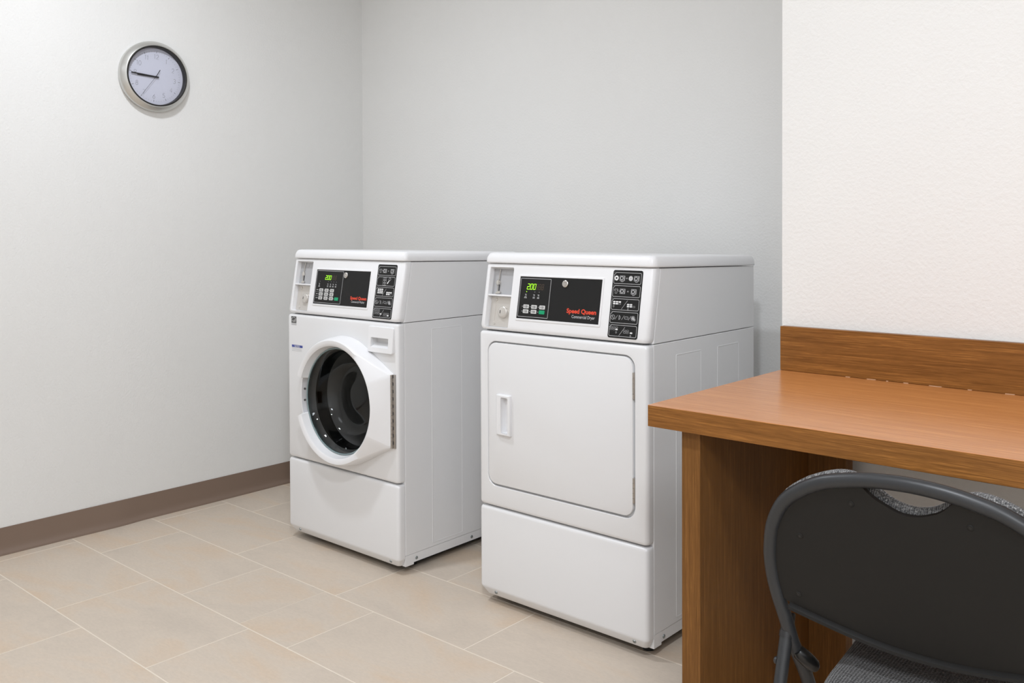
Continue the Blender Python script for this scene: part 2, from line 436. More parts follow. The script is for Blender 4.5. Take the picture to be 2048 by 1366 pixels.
# ------------------------------------------------------------------ the two machines
W = .6240; D = .6243; YP = .031
def machine(kind, label, loc, rz):
    washer = kind == 'W'
    zs1, zs2 = (.8565, .3100) if washer else (.8583, .3097)
    Hl, H = (1.0645, 1.0995) if washer else (1.0663, 1.1010)
    yc = .036
    root = thing('washing_machine' if washer else 'tumble_dryer', label, 'washing machine' if washer else 'tumble dryer', (loc[0], loc[1], 0), rz)
    nz = yc/(Hl-zs1); nl = math.sqrt(1+nz*nz); nrm = Vector((0, -1/nl, nz/nl))
    def cp(u, z, h=0):                                # a point on the sloping control fascia
        return Vector((u, (z-zs1)*nz, z)) + nrm*h
    def fp(u, z, h=0): return Vector((u, -h, z))      # a point on the upright front
    drop = .013
    # cabinet
    bm = bmesh.new()
    def low(z, i=0): return [(x, y, z) for x, y in rrect(i, YP+i, W-i, D-i, .003, 2)]
    loft(bm, [low(.062), low(zs1-.0025), low(zs1-.001, .0015)])
    top = [rrect(.0, YP-.002+t, W, D, .003, 2) for t in (0, yc)]
    def up(z, t, i=0): return [(x+(i if x < W/2 else -i), y, z-(drop*(y/D) if t else 0)) for x, y in rrect(0, YP+t*yc, W, D, .003, 2)]
    loft(bm, [up(zs1+.001, 0, .0015), up(zs1+.0025, 0), up(Hl-.0005, 1)])
    box(bm, .0012, .070, .030, W-.0012, D-.002, .0605, bev=.0008)       # set-back lower rail
    for x in (0, W-.02): box(bm, x, YP, .024, x+.02, .0695, .0610, bev=.0008)
    box(bm, .03, .0225, .05, W-.03, YP+.01, zs1-.012)                     # front frame behind the panels
    rects = [(.157, .312)] if washer else [(.1455, .2890), (.3830, .5220)]
    for a, b in rects:                                                # pressed-in stiffening shapes on both sides
        for sx, x in ((1, W), (-1, 0)):
            o = rrect(a, .072, b, .829 if washer else .8205, .006, 3)
            if sx < 0: o = o[::-1]
            loft(bm, [[(x-sx*.0006, y, z) for y, z in o], [(x+sx*.0010, y, z) for y, z in inset(o, .0022 if sx > 0 else -.0022)], [(x+sx*.0002, y, z) for y, z in inset(o, .0055 if sx > 0 else -.0055)]], (False, True))
    cab = bm_obj('cabinet', bm, M['enamel'], root, 8)
    for v, z in ((.0825, .0425), (.358, .0435)):
        bm = bmesh.new(); cyl(bm, (W-.0022, v, z), (1, 0, 0), .0058, .0035, 16, dome=.002)
        box(bm, W+.0010, v-.0045, z-.0006, W+.0016, v+.0045, z+.0006)
        bm_obj('screw', bm, M['zinc'], cab, 40)
    for x, y in ((.060, .100), (W-.060, .115) if washer else (W-.042, .070), (.060, D-.05), (W-.050, D-.05)):
        bm = bmesh.new(); cyl(bm, (x, y, 0), (0, 0, 1), .017, .016, 20); cyl(bm, (x, y, .016), (0, 0, 1), .007, .05, 12)
        bm_obj('leveling_foot', bm, M['blackrub'], root, 40)
    bm = bmesh.new(); box(bm, .030, .045, .014, W-.024, D-.02, .061, bev=.002)  # dark box added so the gap above the floor looks shaded
    bm_obj('gap_shade_box', bm, M['blackrub'], root, 30)
    # lid
    bm = bmesh.new(); g = .0045
    def lidl(z, i): return [(x, y, z-drop*((y-yc)/(D-yc))) for x, y in rrect(-g+i, yc-.006+i, W+g-i, D+.004-i*.5, (.020-i*.4, .020-i*.4, .010, .010), 6)]
    loft(bm, [lidl(Hl+.0015, .003), lidl(Hl+.0035, .0005), lidl(Hl+.006, 0), lidl(Hl+.018, .0015), lidl(H-.010, .0042), lidl(H-.0045, .0075), lidl(H-.0012, .0125), lidl(H, .020)])
    bm_obj('lid', bm, M['plastic'], root, 60)
    # console fascia
    bm = bmesh.new()
    def con(z, i):
        v = (z-zs1)*nz
        return [(x, y, z) for x, y in rrect(i, v+i, W-i, v+YP-.0015, (.014, .014, .001, .001), 6)]
    loft(bm, [con(zs1+.0032, .009), con(zs1+.0052, .0045), con(zs1+.010, .0015), con(zs1+.017, 0), con(Hl-.006, 0), con(Hl-.002, .0012), con(Hl, .004)])
    console = bm_obj('console', bm, M['plastic'], root, 40)
    rc = bmesh.new()
    ra, rb, rza, rzb = .0205, .1180, .8700, 1.0545
    o1 = rrect(ra, rza, rb, rzb, .004, 3)
    loft(rc, [[cp(u, z, .02) for u, z in inset(o1, -.006)], [cp(u, z, 0) for u, z in inset(o1, -.0012)], [cp(u, z, -.0015) for u, z in o1], [cp(u, z, -.0200) for u, z in inset(o1, .0005)]])
    cut(console, [rc])
    # coin recess fittings
    zsh = .9690
    bm = bmesh.new()
    pts = [(ra+.0005, zsh-.0024), (rb-.0005, zsh-.0024), (rb-.0005, zsh+.0024), (ra+.0005, zsh+.0024)]
    loft(bm, [[cp(u, z, -.0198) for u, z in pts], [cp(u, z, -.002) for u, z in pts]])
    bm_obj('coin_shelf', bm, M['plastic'], console, 0)
    bm = bmesh.new(); plate(bm, rrect(ra+.0012, zsh+.0030, rb-.001, rzb-.003, .001, 1), lambda u, w, h: cp(u, w, -.0198+h), .0012)
    plate(bm, rrect(.0520, 1.0350, .0720, 1.0450, .003, 3), lambda u, w, h: cp(u, w, -.0187+h), .0008)
    cpl = bm_obj('coin_plate', bm, M['greyplate'], console, 30)
    bm = bmesh.new()
    tube(bm, [cp(.0500, 1.050, -.0165), cp(.0495, 1.034, -.0155), cp(.0480, 1.017, -.0155)], [.0024, .0020, .0024], 8)
    cyl(bm, cp(.0460, 1.009, -.0186), nrm, .0088, .006, 18, dome=.002)
    tube(bm, [cp(.0455, 1.000, -.0160), cp(.0462, .980, -.0160)], .0015, 8)
    foot = ((.0375, .9745), (.0560, .9745), (.0610, .9790), (.0560, .9830), (.0455, .9812))
    loft(bm, [[cp(u, z, -.0186) for u, z in foot], [cp(u, z, -.0130) for u, z in foot]])
    bm_obj('coin_slide', bm, M['chrome'], console, 40)
    bm = bmesh.new(); plate(bm, rrect(.0482, .981, .0520, 1.0010, .0005, 1), lambda u, w, h: cp(u, w, -.0184+h), .001)
    bm_obj('coin_slot', bm, M['ink'], console, 0)
    bm = bmesh.new(); plate(bm, rrect(ra+.0025, rza+.003, rb-.001, zsh-.0045, .002, 2), lambda u, w, h: cp(u, w, -.0198+h), .0016)
    for z in (.8835, .9560):
        cyl(bm, cp(.0440, z, -.0183), nrm, .0055, .0025, 14, dome=.0015)
    tube(bm, [cp(.0440, .888, -.0178), cp(.0440, .951, -.0178)], .0008, 6)
    bm_obj('lock_plate', bm, M['warmsteel'], console, 40)
    bm = bmesh.new(); cyl(bm, cp(.0800, .9185, -.0185), nrm, .0185, .010, 28, dome=.003)
    k = rrect(.0715, .9140, .0745, .9240, .0014, 3)
    loft(bm, [[cp(u, z, -.0086) for u, z in k], [cp(u, z, -.0080) for u, z in k]], (False, True), 1)
    bm_obj('coin_box_lock', bm, [M['warmsteel'], M['ink']], console, 40)
    # bezel, black panel and its print
    zb0, zb1 = (.9010, 1.0262) if washer else (.9033, 1.0293)
    bm = bmesh.new()
    oo = rrect(.1462, zb0-.0065, .4625, zb1+.0060, .003, 3); ii = rrect(.1500, zb0, .4568, zb1, .001, 3)
    loft(bm, [[cp(u, z, 0) for u, z in inset(oo, -.0006)], [cp(u, z, .0016) for u, z in oo], [cp(u, z, .0020) for u, z in inset(oo, .0009)], [cp(u, z, .0020) for u, z in inset(ii, -.0006)], [cp(u, z, .0005) for u, z in ii]], (False, False))
    bm_obj('panel_bezel', bm, M['plastic'], console, 40)
    bm = bmesh.new(); plate(bm, ii, lambda u, w, h: cp(u, w, h), .0008)
    bm_obj('control_panel', bm, M['black'], console, 0)
    S = lambda h: (lambda u, w: cp(u, w, h))
    s1, s2 = S(.0010), S(.0012)
    ku1 = .3075 if washer else .2714; kz0, kz1 = (.9055, 1.0230) if washer else (.9089, 1.0245)
    bm = bmesh.new(); ko = rrect(.1535, kz0, ku1, kz1, .002, 3)
    ring(bm, ko, inset(ko, .0012), s1)
    bm_obj('keypad_frame', bm, M['line'], console, 0)
    # display
    du, dz0, dz1 = (.2042, .9910, 1.0055) if washer else (.1797, .9918, 1.0078)
    bm = bmesh.new()
    def seg7(u0, segs, w, mi):
        h = dz1-dz0; t = .0019; sl = .16
        P = lambda x, y: (u0+x+(y)*sl, dz0+y)
        q = {'a': ((0, h), (w, h)), 'g': ((0, h/2), (w, h/2)), 'd': ((0, 0), (w, 0)), 'f': ((0, h/2), (0, h)), 'b': ((w, h/2), (w, h)), 'e': ((0, 0), (0, h/2)), 'c': ((w, 0), (w, h/2))}
        for s in segs: stroke(bm, P(*q[s][0]), P(*q[s][1]), t, s1, mi)
    dw = .0080; st = .0122
    seg7(du+.0005, 'abged', dw, 0); seg7(du+.0005+st, 'abcdef', dw, 0); seg7(du+.0005+2*st, 'abcdef', dw, 0)
    flat(bm, circ(du+.0103, dz0+.0002, .0012, 8), s1, 0)
    bm_obj('display_digits', bm, M['led'], console, 0)
    bm = bmesh.new()
    for k in range(3): seg7(du+.0005+(3+k)*st*.9+.001, 'abcdefg', .0066, 0)
    bm_obj('unlit_digits', bm, M['dim'], console, 0)
    # small indicator print below the display (too small to read in the photo: plain dashes)
    cols = (.1735, .2235, .239, .2545, .270) if washer else (.178, .2105, .2275)
    for k, u in enumerate(cols):
        zt = dz0-.0075; bm = bmesh.new()
        flat(bm, circ(u+.002, zt, .0010, 8), s1, 0)
        for q, (dx, dz, ww) in enumerate(((0, -.008, .006), (.001, -.011, .005), (0, -.0155, .008), (0, -.0185, .011 if k == 0 else .008))):
            flat(bm, [(u-ww/2+dx, zt+dz-.0007), (u+ww/2+dx, zt+dz-.0007), (u+ww/2+dx, zt+dz+.0007), (u-ww/2+dx, zt+dz+.0007)], s1, 0)
        bm_obj('indicator_symbol', bm, M['line'], console, 0)
    if not washer:
        bm = bmesh.new(); flat(bm, circ(.1805, dz0-.0075, .0016, 10), s2); bm_obj('indicator_light', bm, M['led'], console, 0)
    # buttons
    if washer: bl = [(u, z) for z in (.9520, .9375, .9230) for u in (.1895, .2212, .2525)] + [(.2828, .9230)]
    else: bl = [(u, z) for z in (.9400, .9256) for u in (.1844, .2157, .2472)]
    bw, bh = .0215, .0113
    for k, (u, z) in enumerate(bl):
        last = k == len(bl)-1
        bm = bmesh.new(); o = rrect(u-bw/2, z-bh/2, u+bw/2, z+bh/2, .0020, 3)
        plate(bm, o, lambda a, b, h: cp(a, b, .0006+h), .0012, .0003)
        s3 = S(.0019)
        if not last:
            flat(bm, [(u-.0068, z-.0032), (u-.0050, z-.0032), (u-.0050, z+.0034), (u-.0068, z+.0034)], s3, 1)
            for zz, ww in ((.0022, .009), (-.0002, .0105), (-.0026, .009)):
                flat(bm, [(u-.0030, z+zz-.0007), (u-.0030+ww, z+zz-.0007), (u-.0030+ww, z+zz+.0007), (u-.0030, z+zz+.0007)], s3, 1)
        bm_obj('button', bm, [M['green' if last else 'button'], M['ink']], console, 30)
        dots = bmesh.new(); flat(dots, circ(u-bw/2-.0045, z, .0013, 8), s1, 0); bm_obj('key_light', dots, M['line'], console, 0)
    if washer:
        for z in (.9448, .9302):
            bm = bmesh.new(); flat(bm, [(.1580, z-.0003), (.262, z-.0003), (.262, z+.0003), (.1580, z+.0003)], s1); bm_obj('divider_line', bm, M['line'], console, 0)
        for z in (.9520, .9375, .9230):
            bm = bmesh.new(); flat(bm, [(.1615, z-.0010), (.1705, z-.0010), (.1705, z+.0012), (.1615, z+.0012)], s1); bm_obj('row_caption', bm, M['line'], console, 0)
    # panel lock
    lu, lz = (.3232, 1.0096) if washer else (.3261, 1.0129)
    bm = bmesh.new(); cyl(bm, cp(lu, lz, .0006), nrm, .0105, .0050, 26, dome=.0015)
    ring(bm, circ(lu, lz, .0068, 20), circ(lu, lz, .0042, 20), S(.00575), 1)
    flat(bm, [(lu-.001, lz-.004), (lu+.001, lz-.004), (lu+.001, lz+.004), (lu-.001, lz+.004)], S(.00578), 1)
    flat(bm, circ(lu+.004, lz-.006, .0014, 8), S(.0058), 1)
    bm_obj('panel_lock', bm, [M['chrome'], M['steel']], console, 40)
    # lettering
    bm = bmesh.new()
    ta = (.3615, .4495, .9262, .9370) if washer else (.3397, .4455, .9302, .9432)
    add_text(bm, 'Speed Queen', s1, *ta, bold=.030)
    bm_obj('brand_lettering', bm, M['red'], console, 0)
    bm = bmesh.new()
    tb = (.3693, .4415, .9146, .9226) if washer else (.3601, .4425, .9162, .9256)
    add_text(bm, 'Commercial '+('Washer' if washer else 'Dryer'), s1, *tb, bold=.003)
    bm_obj('model_lettering', bm, M['line'], console, 0)
    # instruction strip
    z0, z1 = (.8682, 1.0530) if washer else (.8715, 1.0580)
    ua, ub = .4915, .5900
    bm = bmesh.new(); plate(bm, rrect(ua, z0, ub, z1, .006, 4), lambda u, w, h: cp(u, w, h), .0009)
    bm_obj('instruction_label', bm, M['black'], console, 0)
    bm = bmesh.new(); s1 = S(.0011)
    bz = (z1-z0)/5.2; boxes = []
    for k in range(5):
        t = z1-.0065-k*(bz+.0002); b = t-bz+.0045
        o = rrect(ua+.0035, b, ub-.0038, t, (.004, .004, .004, .004), 3)
        o = o[:-4] + [(ua+.0085, t), (ua+.0078, t-.0035), (ua+.0035, t-.0050)]       # notched number corner
        ring(bm, o, inset(o, .0011), s1); boxes.append((b, t))
        flat(bm, [(ua+.0042, t-.0015), (ua+.0050, t-.0015), (ua+.0050, t+.0015), (ua+.0042, t+.0015)], s1)
    bm_obj('label_frames', bm, M['line'], console, 0)
    bm = bmesh.new()
    def mid(k): return (boxes[k][0]+boxes[k][1])/2
    def mach(u, z, w=.0175, h=.0135, arrow=True):
        o = rrect(u-w/2, z-h/2, u+w/2, z+h/2, .0006, 1); ring(bm, o, inset(o, .0010), s1)
        ring(bm, circ(u-.0022, z, .0052, 14), circ(u-.0022, z, .0036, 14), s1)
        stroke(bm, (u+.0052, z-h/2+.002), (u+.0052, z+h/2-.002), .0016, s1)
        if arrow:
            ring(bm, circ(u, z-h/2-.0012, .0050, 8, .0024, PI, 2*PI), circ(u, z-h/2-.0012, .0040, 8, .0012, PI, 2*PI), s1)
    def arrow(u, z, L=.005):
        o = [(u-L/2, z-.0012), (u, z-.0012), (u, z-.0026), (u+L/2, z), (u, z+.0026), (u, z+.0012), (u-L/2, z+.0012)]
        ring(bm, o, inset(o, .0006), s1)
    def shirt(u, z):
        o = [(u-.0035, z-.0065), (u+.0035, z-.0065), (u+.0035, z+.002), (u+.0058, z+.001), (u+.0068, z+.0045), (u+.0030, z+.0068), (u+.001, z+.0055), (u-.001, z+.0055), (u-.0030, z+.0068), (u-.0068, z+.0045), (u-.0058, z+.001), (u-.0035, z+.002)]
        ring(bm, o, inset(o, .0008), s1)
    def cells(u, z, rows, cols, filled, w=.0080, h=.0040):
        for r in range(rows):
            for c in range(cols):
                o = rrect(u+c*w*1.16, z-r*h*1.32, u+c*w*1.16+w, z-r*h*1.32+h, .0014, 2)
                if (r, c) in filled: flat(bm, o, s1, 1)
                else: ring(bm, o, inset(o, .0005), s1)
    def hand(u, z):
        o = circ(u, z, .0022, 8, .0030); ring(bm, o, inset(o, .0006), s1)
    b4 = lambda k: mid(k)
    if washer:
        shirt(ua+.016, mid(0)); stroke(bm, (ua+.023, mid(0)), (ua+.034, mid(0)), .0009, s1); mach(ua+.038, mid(0), arrow=False); arrow(ua+.056, mid(0)); mach(ua+.076, mid(0))
        for r in range(3):
            for c in range(2):
                o = rrect(ua+.034+c*.009, mid(1)-.014+r*.0094, ua+.042+c*.009, mid(1)-.0056+r*.0094, .001, 1); ring(bm, o, inset(o, .0008), s1)
        ring(bm, circ(ua+.068, mid(1)+.008, .0055, 12), circ(ua+.068, mid(1)+.008, .0043, 12), s1)
        flat(bm, [(ua+.055, mid(1)-.006), (ua+.059, mid(1)-.009), (ua+.068, mid(1)+.004), (ua+.0655, mid(1)+.005)], s1, 1)
        cells(ua+.012, mid(2)+.006, 3, 3, {(r, c) for r in range(3) for c in range(3)}, .0085, .0046); cells(ua+.058, mid(2)-.004, 2, 3, {(0, 0), (0, 1), (0, 2), (1, 0), (1, 1)}, .0085, .0046)
        cells(ua+.008, mid(4)+.007, 3, 3, set(), .0085, .0046); cells(ua+.0385, mid(4)-.006, 1, 1, {(0, 0)}, .0085, .0046); cells(ua+.056, mid(4)-.004, 2, 3, {(1, 2)}, .0085, .0046)
    else:
        for u in (ua+.0125, ua+.0600):
            ring(bm, circ(u, mid(0), .0070, 14), circ(u, mid(0), .0010 if u > ua+.03 else .0028, 14), s1, 1 if u < ua+.03 else 0)
        mach(ua+.032, mid(0)); arrow(ua+.047, mid(0)); mach(ua+.0795, mid(0))
        shirt(ua+.0150, mid(1)); stroke(bm, (ua+.022, mid(1)), (ua+.033, mid(1)), .0009, s1); mach(ua+.0365, mid(1), arrow=False); arrow(ua+.0545, mid(1)); mach(ua+.0735, mid(1))
        cells(ua+.0085, mid(2)+.0045, 2, 3, {(0, 0), (0, 1), (0, 2), (1, 0), (1, 1)}); hand(ua+.0115, mid(2)-.006)
        cells(ua+.0555, mid(2)-.0015, 2, 2, {(0, 0), (0, 1), (1, 0), (1, 1)}); cells(ua+.0745, mid(2)-.0068, 1, 1, set()); hand(ua+.060, mid(2)-.0118)
        cells(ua+.0060, mid(4)+.0065, 2, 3, {(1, 2)}); hand(ua+.028, mid(4)-.005)
        cells(ua+.0520, mid(4)-.0005, 2, 2, set()); cells(ua+.0735, mid(4)-.0058, 1, 1, {(0, 0)}); hand(ua+.076, mid(4)-.0118)
    for k in (2, 4): stroke(bm, (ua+.038, mid(k)-.013), (ua+.056, mid(k)+.011), .0008, s1)
    k = 3                                              # coins and cards row
    ring(bm, circ(ua+.0125, mid(k), .0068, 16), circ(ua+.0125, mid(k), .0058, 16), s1); stroke(bm, (ua+.0095, mid(k)+.004), (ua+.0155, mid(k)-.004), .0013, s1)
    for u in (ua+.024, ua+.046, ua+.068): stroke(bm, (u-.004, mid(k)-.006), (u+.004, mid(k)+.006), .0008, s1)
    o = circ(ua+.0325, mid(k), .0050, 8, .0062, -PI/2, PI/2); ring(bm, o, inset(o, .0010), s1)
    o = rrect(ua+.0515, mid(k)-.0035, ua+.0635, mid(k)+.0035, .0012, 2); ring(bm, o, inset(o, .0009), s1)
    ring(bm, circ(ua+.079, mid(k), .0066, 16), circ(ua+.079, mid(k), .0058, 16), s1); ring(bm, circ(ua+.079, mid(k), .0040, 12), circ(ua+.079, mid(k), .0012, 12), s1); ring(bm, circ(ua+.0845, mid(k)-.004, .0030, 10), circ(ua+.0845, mid(k)-.004, .0018, 10), s1)
    bm_obj('pictograms', bm, [M['line'], M['print']], console, 0)

    # front panels
    def pan(z, i, r=.012): return [(x, y, z) for x, y in rrect(i, i, W-i, YP-.0015, (r, r, .001, .001), 6)]
    bm = bmesh.new()
    loft(bm, [pan(zs2+.0028, .008), pan(zs2+.0045, .0035), pan(zs2+.008, .001), pan(zs2+.013, 0), pan(zs1-.012, 0), pan(zs1-.007, .001), pan(zs1-.0035, .0035), pan(zs1-.0018, .008)])
    front = bm_obj('front_panel', bm, M['enamel'], root, 40)
    bm = bmesh.new()
    def toe(z, du, dv): return [(x, y, z) for x, y in rrect(du, dv, W-du*.6, YP-.0015, (.012, .012, .001, .001), 6)]
    loft(bm, [toe(.0285, .0200, .0125), toe(.0300, .0185, .0110), toe(.0500, .0030, .0012), toe(.0525, .0008, .0002), pan(.058, 0), pan(zs2-.013, 0), pan(zs2-.008, .001), pan(zs2-.0045, .0035), pan(zs2-.0028, .008)])
    kick = bm_obj('lower_panel', bm, M['enamel'], root, 40)
    for u in (.0640, .5775):
        z = .0415; n = Vector((0, -.0225, -.0105)).normalized(); c = Vector((u, .0062, z))
        bm = bmesh.new(); cyl(bm, c, n, .0056, .0032, 16, dome=.0018)
        cyl(bm, c+n*.0031, n, .0018, .0003, 10, mi=1)
        bm_obj('screw', bm, [M['zinc'], M['ink']], kick, 40)

    if not washer:
        # loading door set into the panel
        da, db, dc, dd = .0375, .5835, .3770, .8275
        hole = rrect(da, dc, db, dd, .034, 8)
        c = bmesh.new(); loft(c, [[(u, -.01, z) for u, z in inset(hole, -.0012)], [(u, 0, z) for u, z in inset(hole, -.0012)], [(u, .0015, z) for u, z in hole], [(u, .014, z) for u, z in hole]])
        cut(front, [c])
        slab = rrect(da+.0025, dc+.0065, db-.0062, dd-.0048, .031, 8)
        bm = bmesh.new()
        loft(bm, [[(u, .012, z) for u, z in slab], [(u, .0012, z) for u, z in slab], [(u, -.0006, z) for u, z in inset(slab, .0010)], [(u, -.0012, z) for u, z in inset(slab, .0026)]])
        door = bm_obj('door', bm, M['enamel'], root, 40)
        ha, hb, hc, hd = .0790, .1375, .5395, .6660
        bm = bmesh.new(); o = rrect(ha, hc, hb, hd, .003, 3)
        loft(bm, [[(u, .001, z) for u, z in o], [(u, -.0080-.0020*(u-ha)/(hb-ha), z) for u, z in inset(o, .0012)], [(u, -.0095-.0025*(u-ha)/(hb-ha), z) for u, z in inset(o, .0035)]])
        hnd = bm_obj('door_handle', bm, M['plastic'], door, 40)
        def pocket():
            c = bmesh.new(); q = rrect(.1000, .5480, .1280, .6570, .003, 3)
            loft(c, [[(u, -.03, z) for u, z in inset(q, -.001)], [(u, -.0105, z) for u, z in inset(q, -.0005)], [(u, .0085, z) for u, z in inset(q, .0025)]])
            return c
        cut(hnd, [pocket()]); cut(door, [pocket()])
        bm = bmesh.new(); q = rrect(.1005, .5485, .1275, .6565, .003, 3)
        loft(bm, [[(u, -.0085, z) for u, z in q], [(u, .0080, z) for u, z in inset(q, .0024)]], (False, True))
        bm_obj('handle_pocket', bm, M['plastic'], door, 40)
        for za, zb in ((.7085, .7815), (.4235, .4925)):
            bm = bmesh.new()
            box(bm, .5772, -.0005, za, .5832, .010, zb, bev=.0008)
            n = 5; hh = (zb-za)/n
            for k in range(n): cyl(bm, (.5790, -.0006, za+k*hh+.0006), (0, 0, 1), .0026, hh-.0012, 12)
            box(bm, .5812, -.0012, za+hh*1.1, .5826, 0, za+hh*1.9, mi=1); box(bm, .5812, -.0012, za+hh*3.1, .5826, 0, za+hh*3.9, mi=1)
            bm_obj('hinge', bm, [M['steel'], M['chrome']], root, 30)
    else:
        # detergent drawer
        o = rrect(.4800, .7530, .6100, .8420, .006, 4)
        o = [(u, z-(.0060*math.sin(PI*(u-.48)/.13) if z < .765 else 0)) for u, z in o]
        bm = bmesh.new(); loft(bm, [[(u, .001, z) for u, z in o], [(u, -.0050-.0060*max(0, (.80-z)/.05), z) for u, z in inset(o, .0006)], [(u, -.0065-.0065*max(0, (.80-z)/.05), z) for u, z in inset(o, .0022)]])
        drawer = bm_obj('detergent_drawer', bm, M['plastic'], root, 40)
        def dcut():
            c = bmesh.new(); pr = [(-.03, .7600), (-.03, .8035), (.020, .8035), (.020, .7860)]
            loft(c, [[(u, v, z) for v, z in pr] for u in (.4970, .5870)]); return c
        cut(drawer, [dcut()]); cut(front, [dcut()])
        # round door
        uc, zc = .3470, .5660; RO, RG, RI = .2240, .2090, .1960
        hu, hz0, hz1 = .5985, .4370, .6830
        nseg = 180; TOP = .060; TH = .019
        def hull(th):
            """outline radius of circle plus the tapered hinge plate"""
            ct, s = math.cos(th), math.sin(th); best = RO
            if ct > 0:
                # polygon from tangent points to the hinge edge
                for zz, sg in ((hz1-zc, 1), (hz0-zc, -1)):
                    px, pz = hu-uc, zz; dd_ = math.hypot(px, pz); a = math.acos(RO/dd_)
                    base = math.atan2(pz, px); t = base+sg*a
                    tx, tz = RO*math.cos(t), RO*math.sin(t)
                    # intersection of ray with segment (tx,tz)-(px,pz)
                    ex, ez = px-tx, pz-tz; den = ct*ez-s*ex
                    if abs(den) > 1e-9:
                        r = (tx*ez-tz*ex)/den; k = (tx*s-tz*ct)/den
                        if r > 0 and 0 <= k <= 1: best = max(best, r)
                r = (hu-uc)/ct
                if hz0-zc <= r*s <= hz1-zc: best = r
            return best
        ths = [2*PI*i/nseg for i in range(nseg)]
        # put outline vertices exactly on the hinge corners
        for zz in (hz0, hz1):
            t = math.atan2(zz-zc, hu-uc) % (2*PI); k = min(range(nseg), key=lambda i: abs((ths[i]-t+PI) % (2*PI)-PI)); ths[k] = t-1e-6*math.copysign(1, zz-zc)
        NA = math.radians(20.0)                              # finger notch on the latch side
        def notch(th):
            d = abs((th-PI+PI) % (2*PI)-PI); d = min(abs(th-PI), 2*PI-abs(th-PI))
            return d < NA
        def depth(th, r):
            x = r*math.cos(th)
            if x <= .125: return TOP
            k = (x-.125)/((hu-uc)-.125)
            return TOP+(TH-TOP)*k
        L = [[] for _ in range(7)]
        for th in ths:
            R = hull(th); nt_ = notch(th)
            c_, s_ = math.cos(th), math.sin(th)
            flare = 0 if nt_ else .006
            fl = min(flare, .6145-uc-R*c_) if c_ > .5 else flare
            def P(r, v): return (uc+r*c_, -v, zc+r*s_)
            dp = depth(th, R)
            if nt_:                                          # finger pull: the ring is cut back towards the panel
                for q, (r, v) in enumerate(((.2300, .0005), (.2270, .0180), (.2250, .0300), (.2225, .0320), (.2165, .0320), (.1990, .0150), (RI-.0065, .0150))): L[q].append(P(r, v))
                continue
            L[0].append(P(R+fl, .0005)); L[1].append(P(R+fl*.35, dp*.55)); L[2].append(P(R-.0015, dp-.0060)); L[3].append(P(R-.0065 if not nt_ else R-.003, dp))
            L[4].append(P(RG-.0055, TOP-.0002)); L[5].append(P(RI+.002, TOP-.004)); L[6].append(P(RI-.0065, .024))
        bm = bmesh.new(); loft(bm, L, (False, False))
        door = bm_obj('door', bm, M['plastic'], root, 38)
        # latch pocket in the notch
        bm = bmesh.new(); A = [PI+NA*(-.93+1.86*i/24) for i in range(25)]
        loft(bm, [[(uc+r*math.cos(a), -v, zc+r*math.sin(a)) for r, v in ((.2168, .0300), (.2160, .0330), (.1996, .0166), (.1990, .0140))] for a in A])
        hnd = bm_obj('door_handle', bm, M['greypocket'], door, 40)
        for a in (PI-.10, PI+.10):
            bm = bmesh.new(); cyl(bm, (uc+.2078*math.cos(a), -.0247, zc+.2078*math.sin(a)), (-.7*math.cos(a), -.7, -.7*math.sin(a)), .0042, .0018, 12, dome=.0008)
            bm_obj('screw', bm, M['ink'], hnd, 40)
        # glass bowl with its thick rim
        bm = bmesh.new(); sg = 96
        prof = [(RI-.0070, -.0270), (.1835, -.0290), (.176, -.022), (.164, .004), (.150, .036), (.134, .056), (.112, .066), (.088, .064), (.064, .054), (.040, .048), (.018, .047), (.002, .047)]
        loft(bm, [[(uc+r*math.cos(2*PI*k/sg), v, zc+r*math.sin(2*PI*k/sg)) for k in range(sg)] for r, v in prof], (False, True))
        bm_obj('door_glass', bm, M['glass'], door, 60)
        bm = bmesh.new()
        prof = [(RI-.0062, -.0130), (RI-.0062, -.0290), (RI-.0080, -.0318), (RI-.0105, -.0318), (RI-.0118, -.0280)]
        loft(bm, [[(uc+r*math.cos(2*PI*k/sg), v, zc+r*math.sin(2*PI*k/sg)) for k in range(sg)] for r, v in prof], (False, False))
        bm_obj('glass_rim', bm, M['glassrim'], door, 60)
        # dark tub mouth, gasket and drum behind the glass
        c = bmesh.new(); cyl(c, (uc, -.05, zc), (0, 1, 0), .176, .12, 72); cut(front, [c])
        c = bmesh.new(); cyl(c, (uc, -.05, zc), (0, 1, 0), .1761, .40, 72); cut(cab, [c], 8)
        bm = bmesh.new()
        prof = [(.1755, .0005), (.1755, .020), (.168, .030), (.172, .050), (.200, .060), (.215, .075), (.215, .33), (.14, .345), (.02, .345)]
        def drumr(r, k, v):
            return r*(1-.10*max(0, math.cos(3*2*PI*k/sg))**12) if r > .2 else r
        loft(bm, [[(uc+drumr(r, k, v)*math.cos(2*PI*k/sg), v, zc+drumr(r, k, v)*math.sin(2*PI*k/sg)) for k in range(sg)] for r, v in prof], (False, True))
        bm_obj('drum', bm, [M['drum']], root, 50)
        # piano hinge
        bm = bmesh.new(); za, zb = .4335, .6835; u0, u1 = .5990, .6150
        box(bm, u0-.001, -.0055, za, u1, .0006, zb, bev=.0004)
        n = 20; hh = (zb-za)/n
        for k in range(n):
            cyl(bm, (u0+.0030, -.0085, za+k*hh+.0004), (0, 0, 1), .0045, hh-.0008, 12)
            if k % 2: box(bm, u0+.0066, -.0062, za+k*hh+.001, u0+.0100, -.005, za+k*hh+hh-.001, mi=1)
        box(bm, u0-.0022, -.0110, za, u0-.0002, -.002, zb, mi=1)
        bm_obj('piano_hinge', bm, [M['steel'], M['ink']], door, 30)
        # stickers
        bm = bmesh.new(); a, b, c0, c1 = .0250, .0565, .8140, .8470
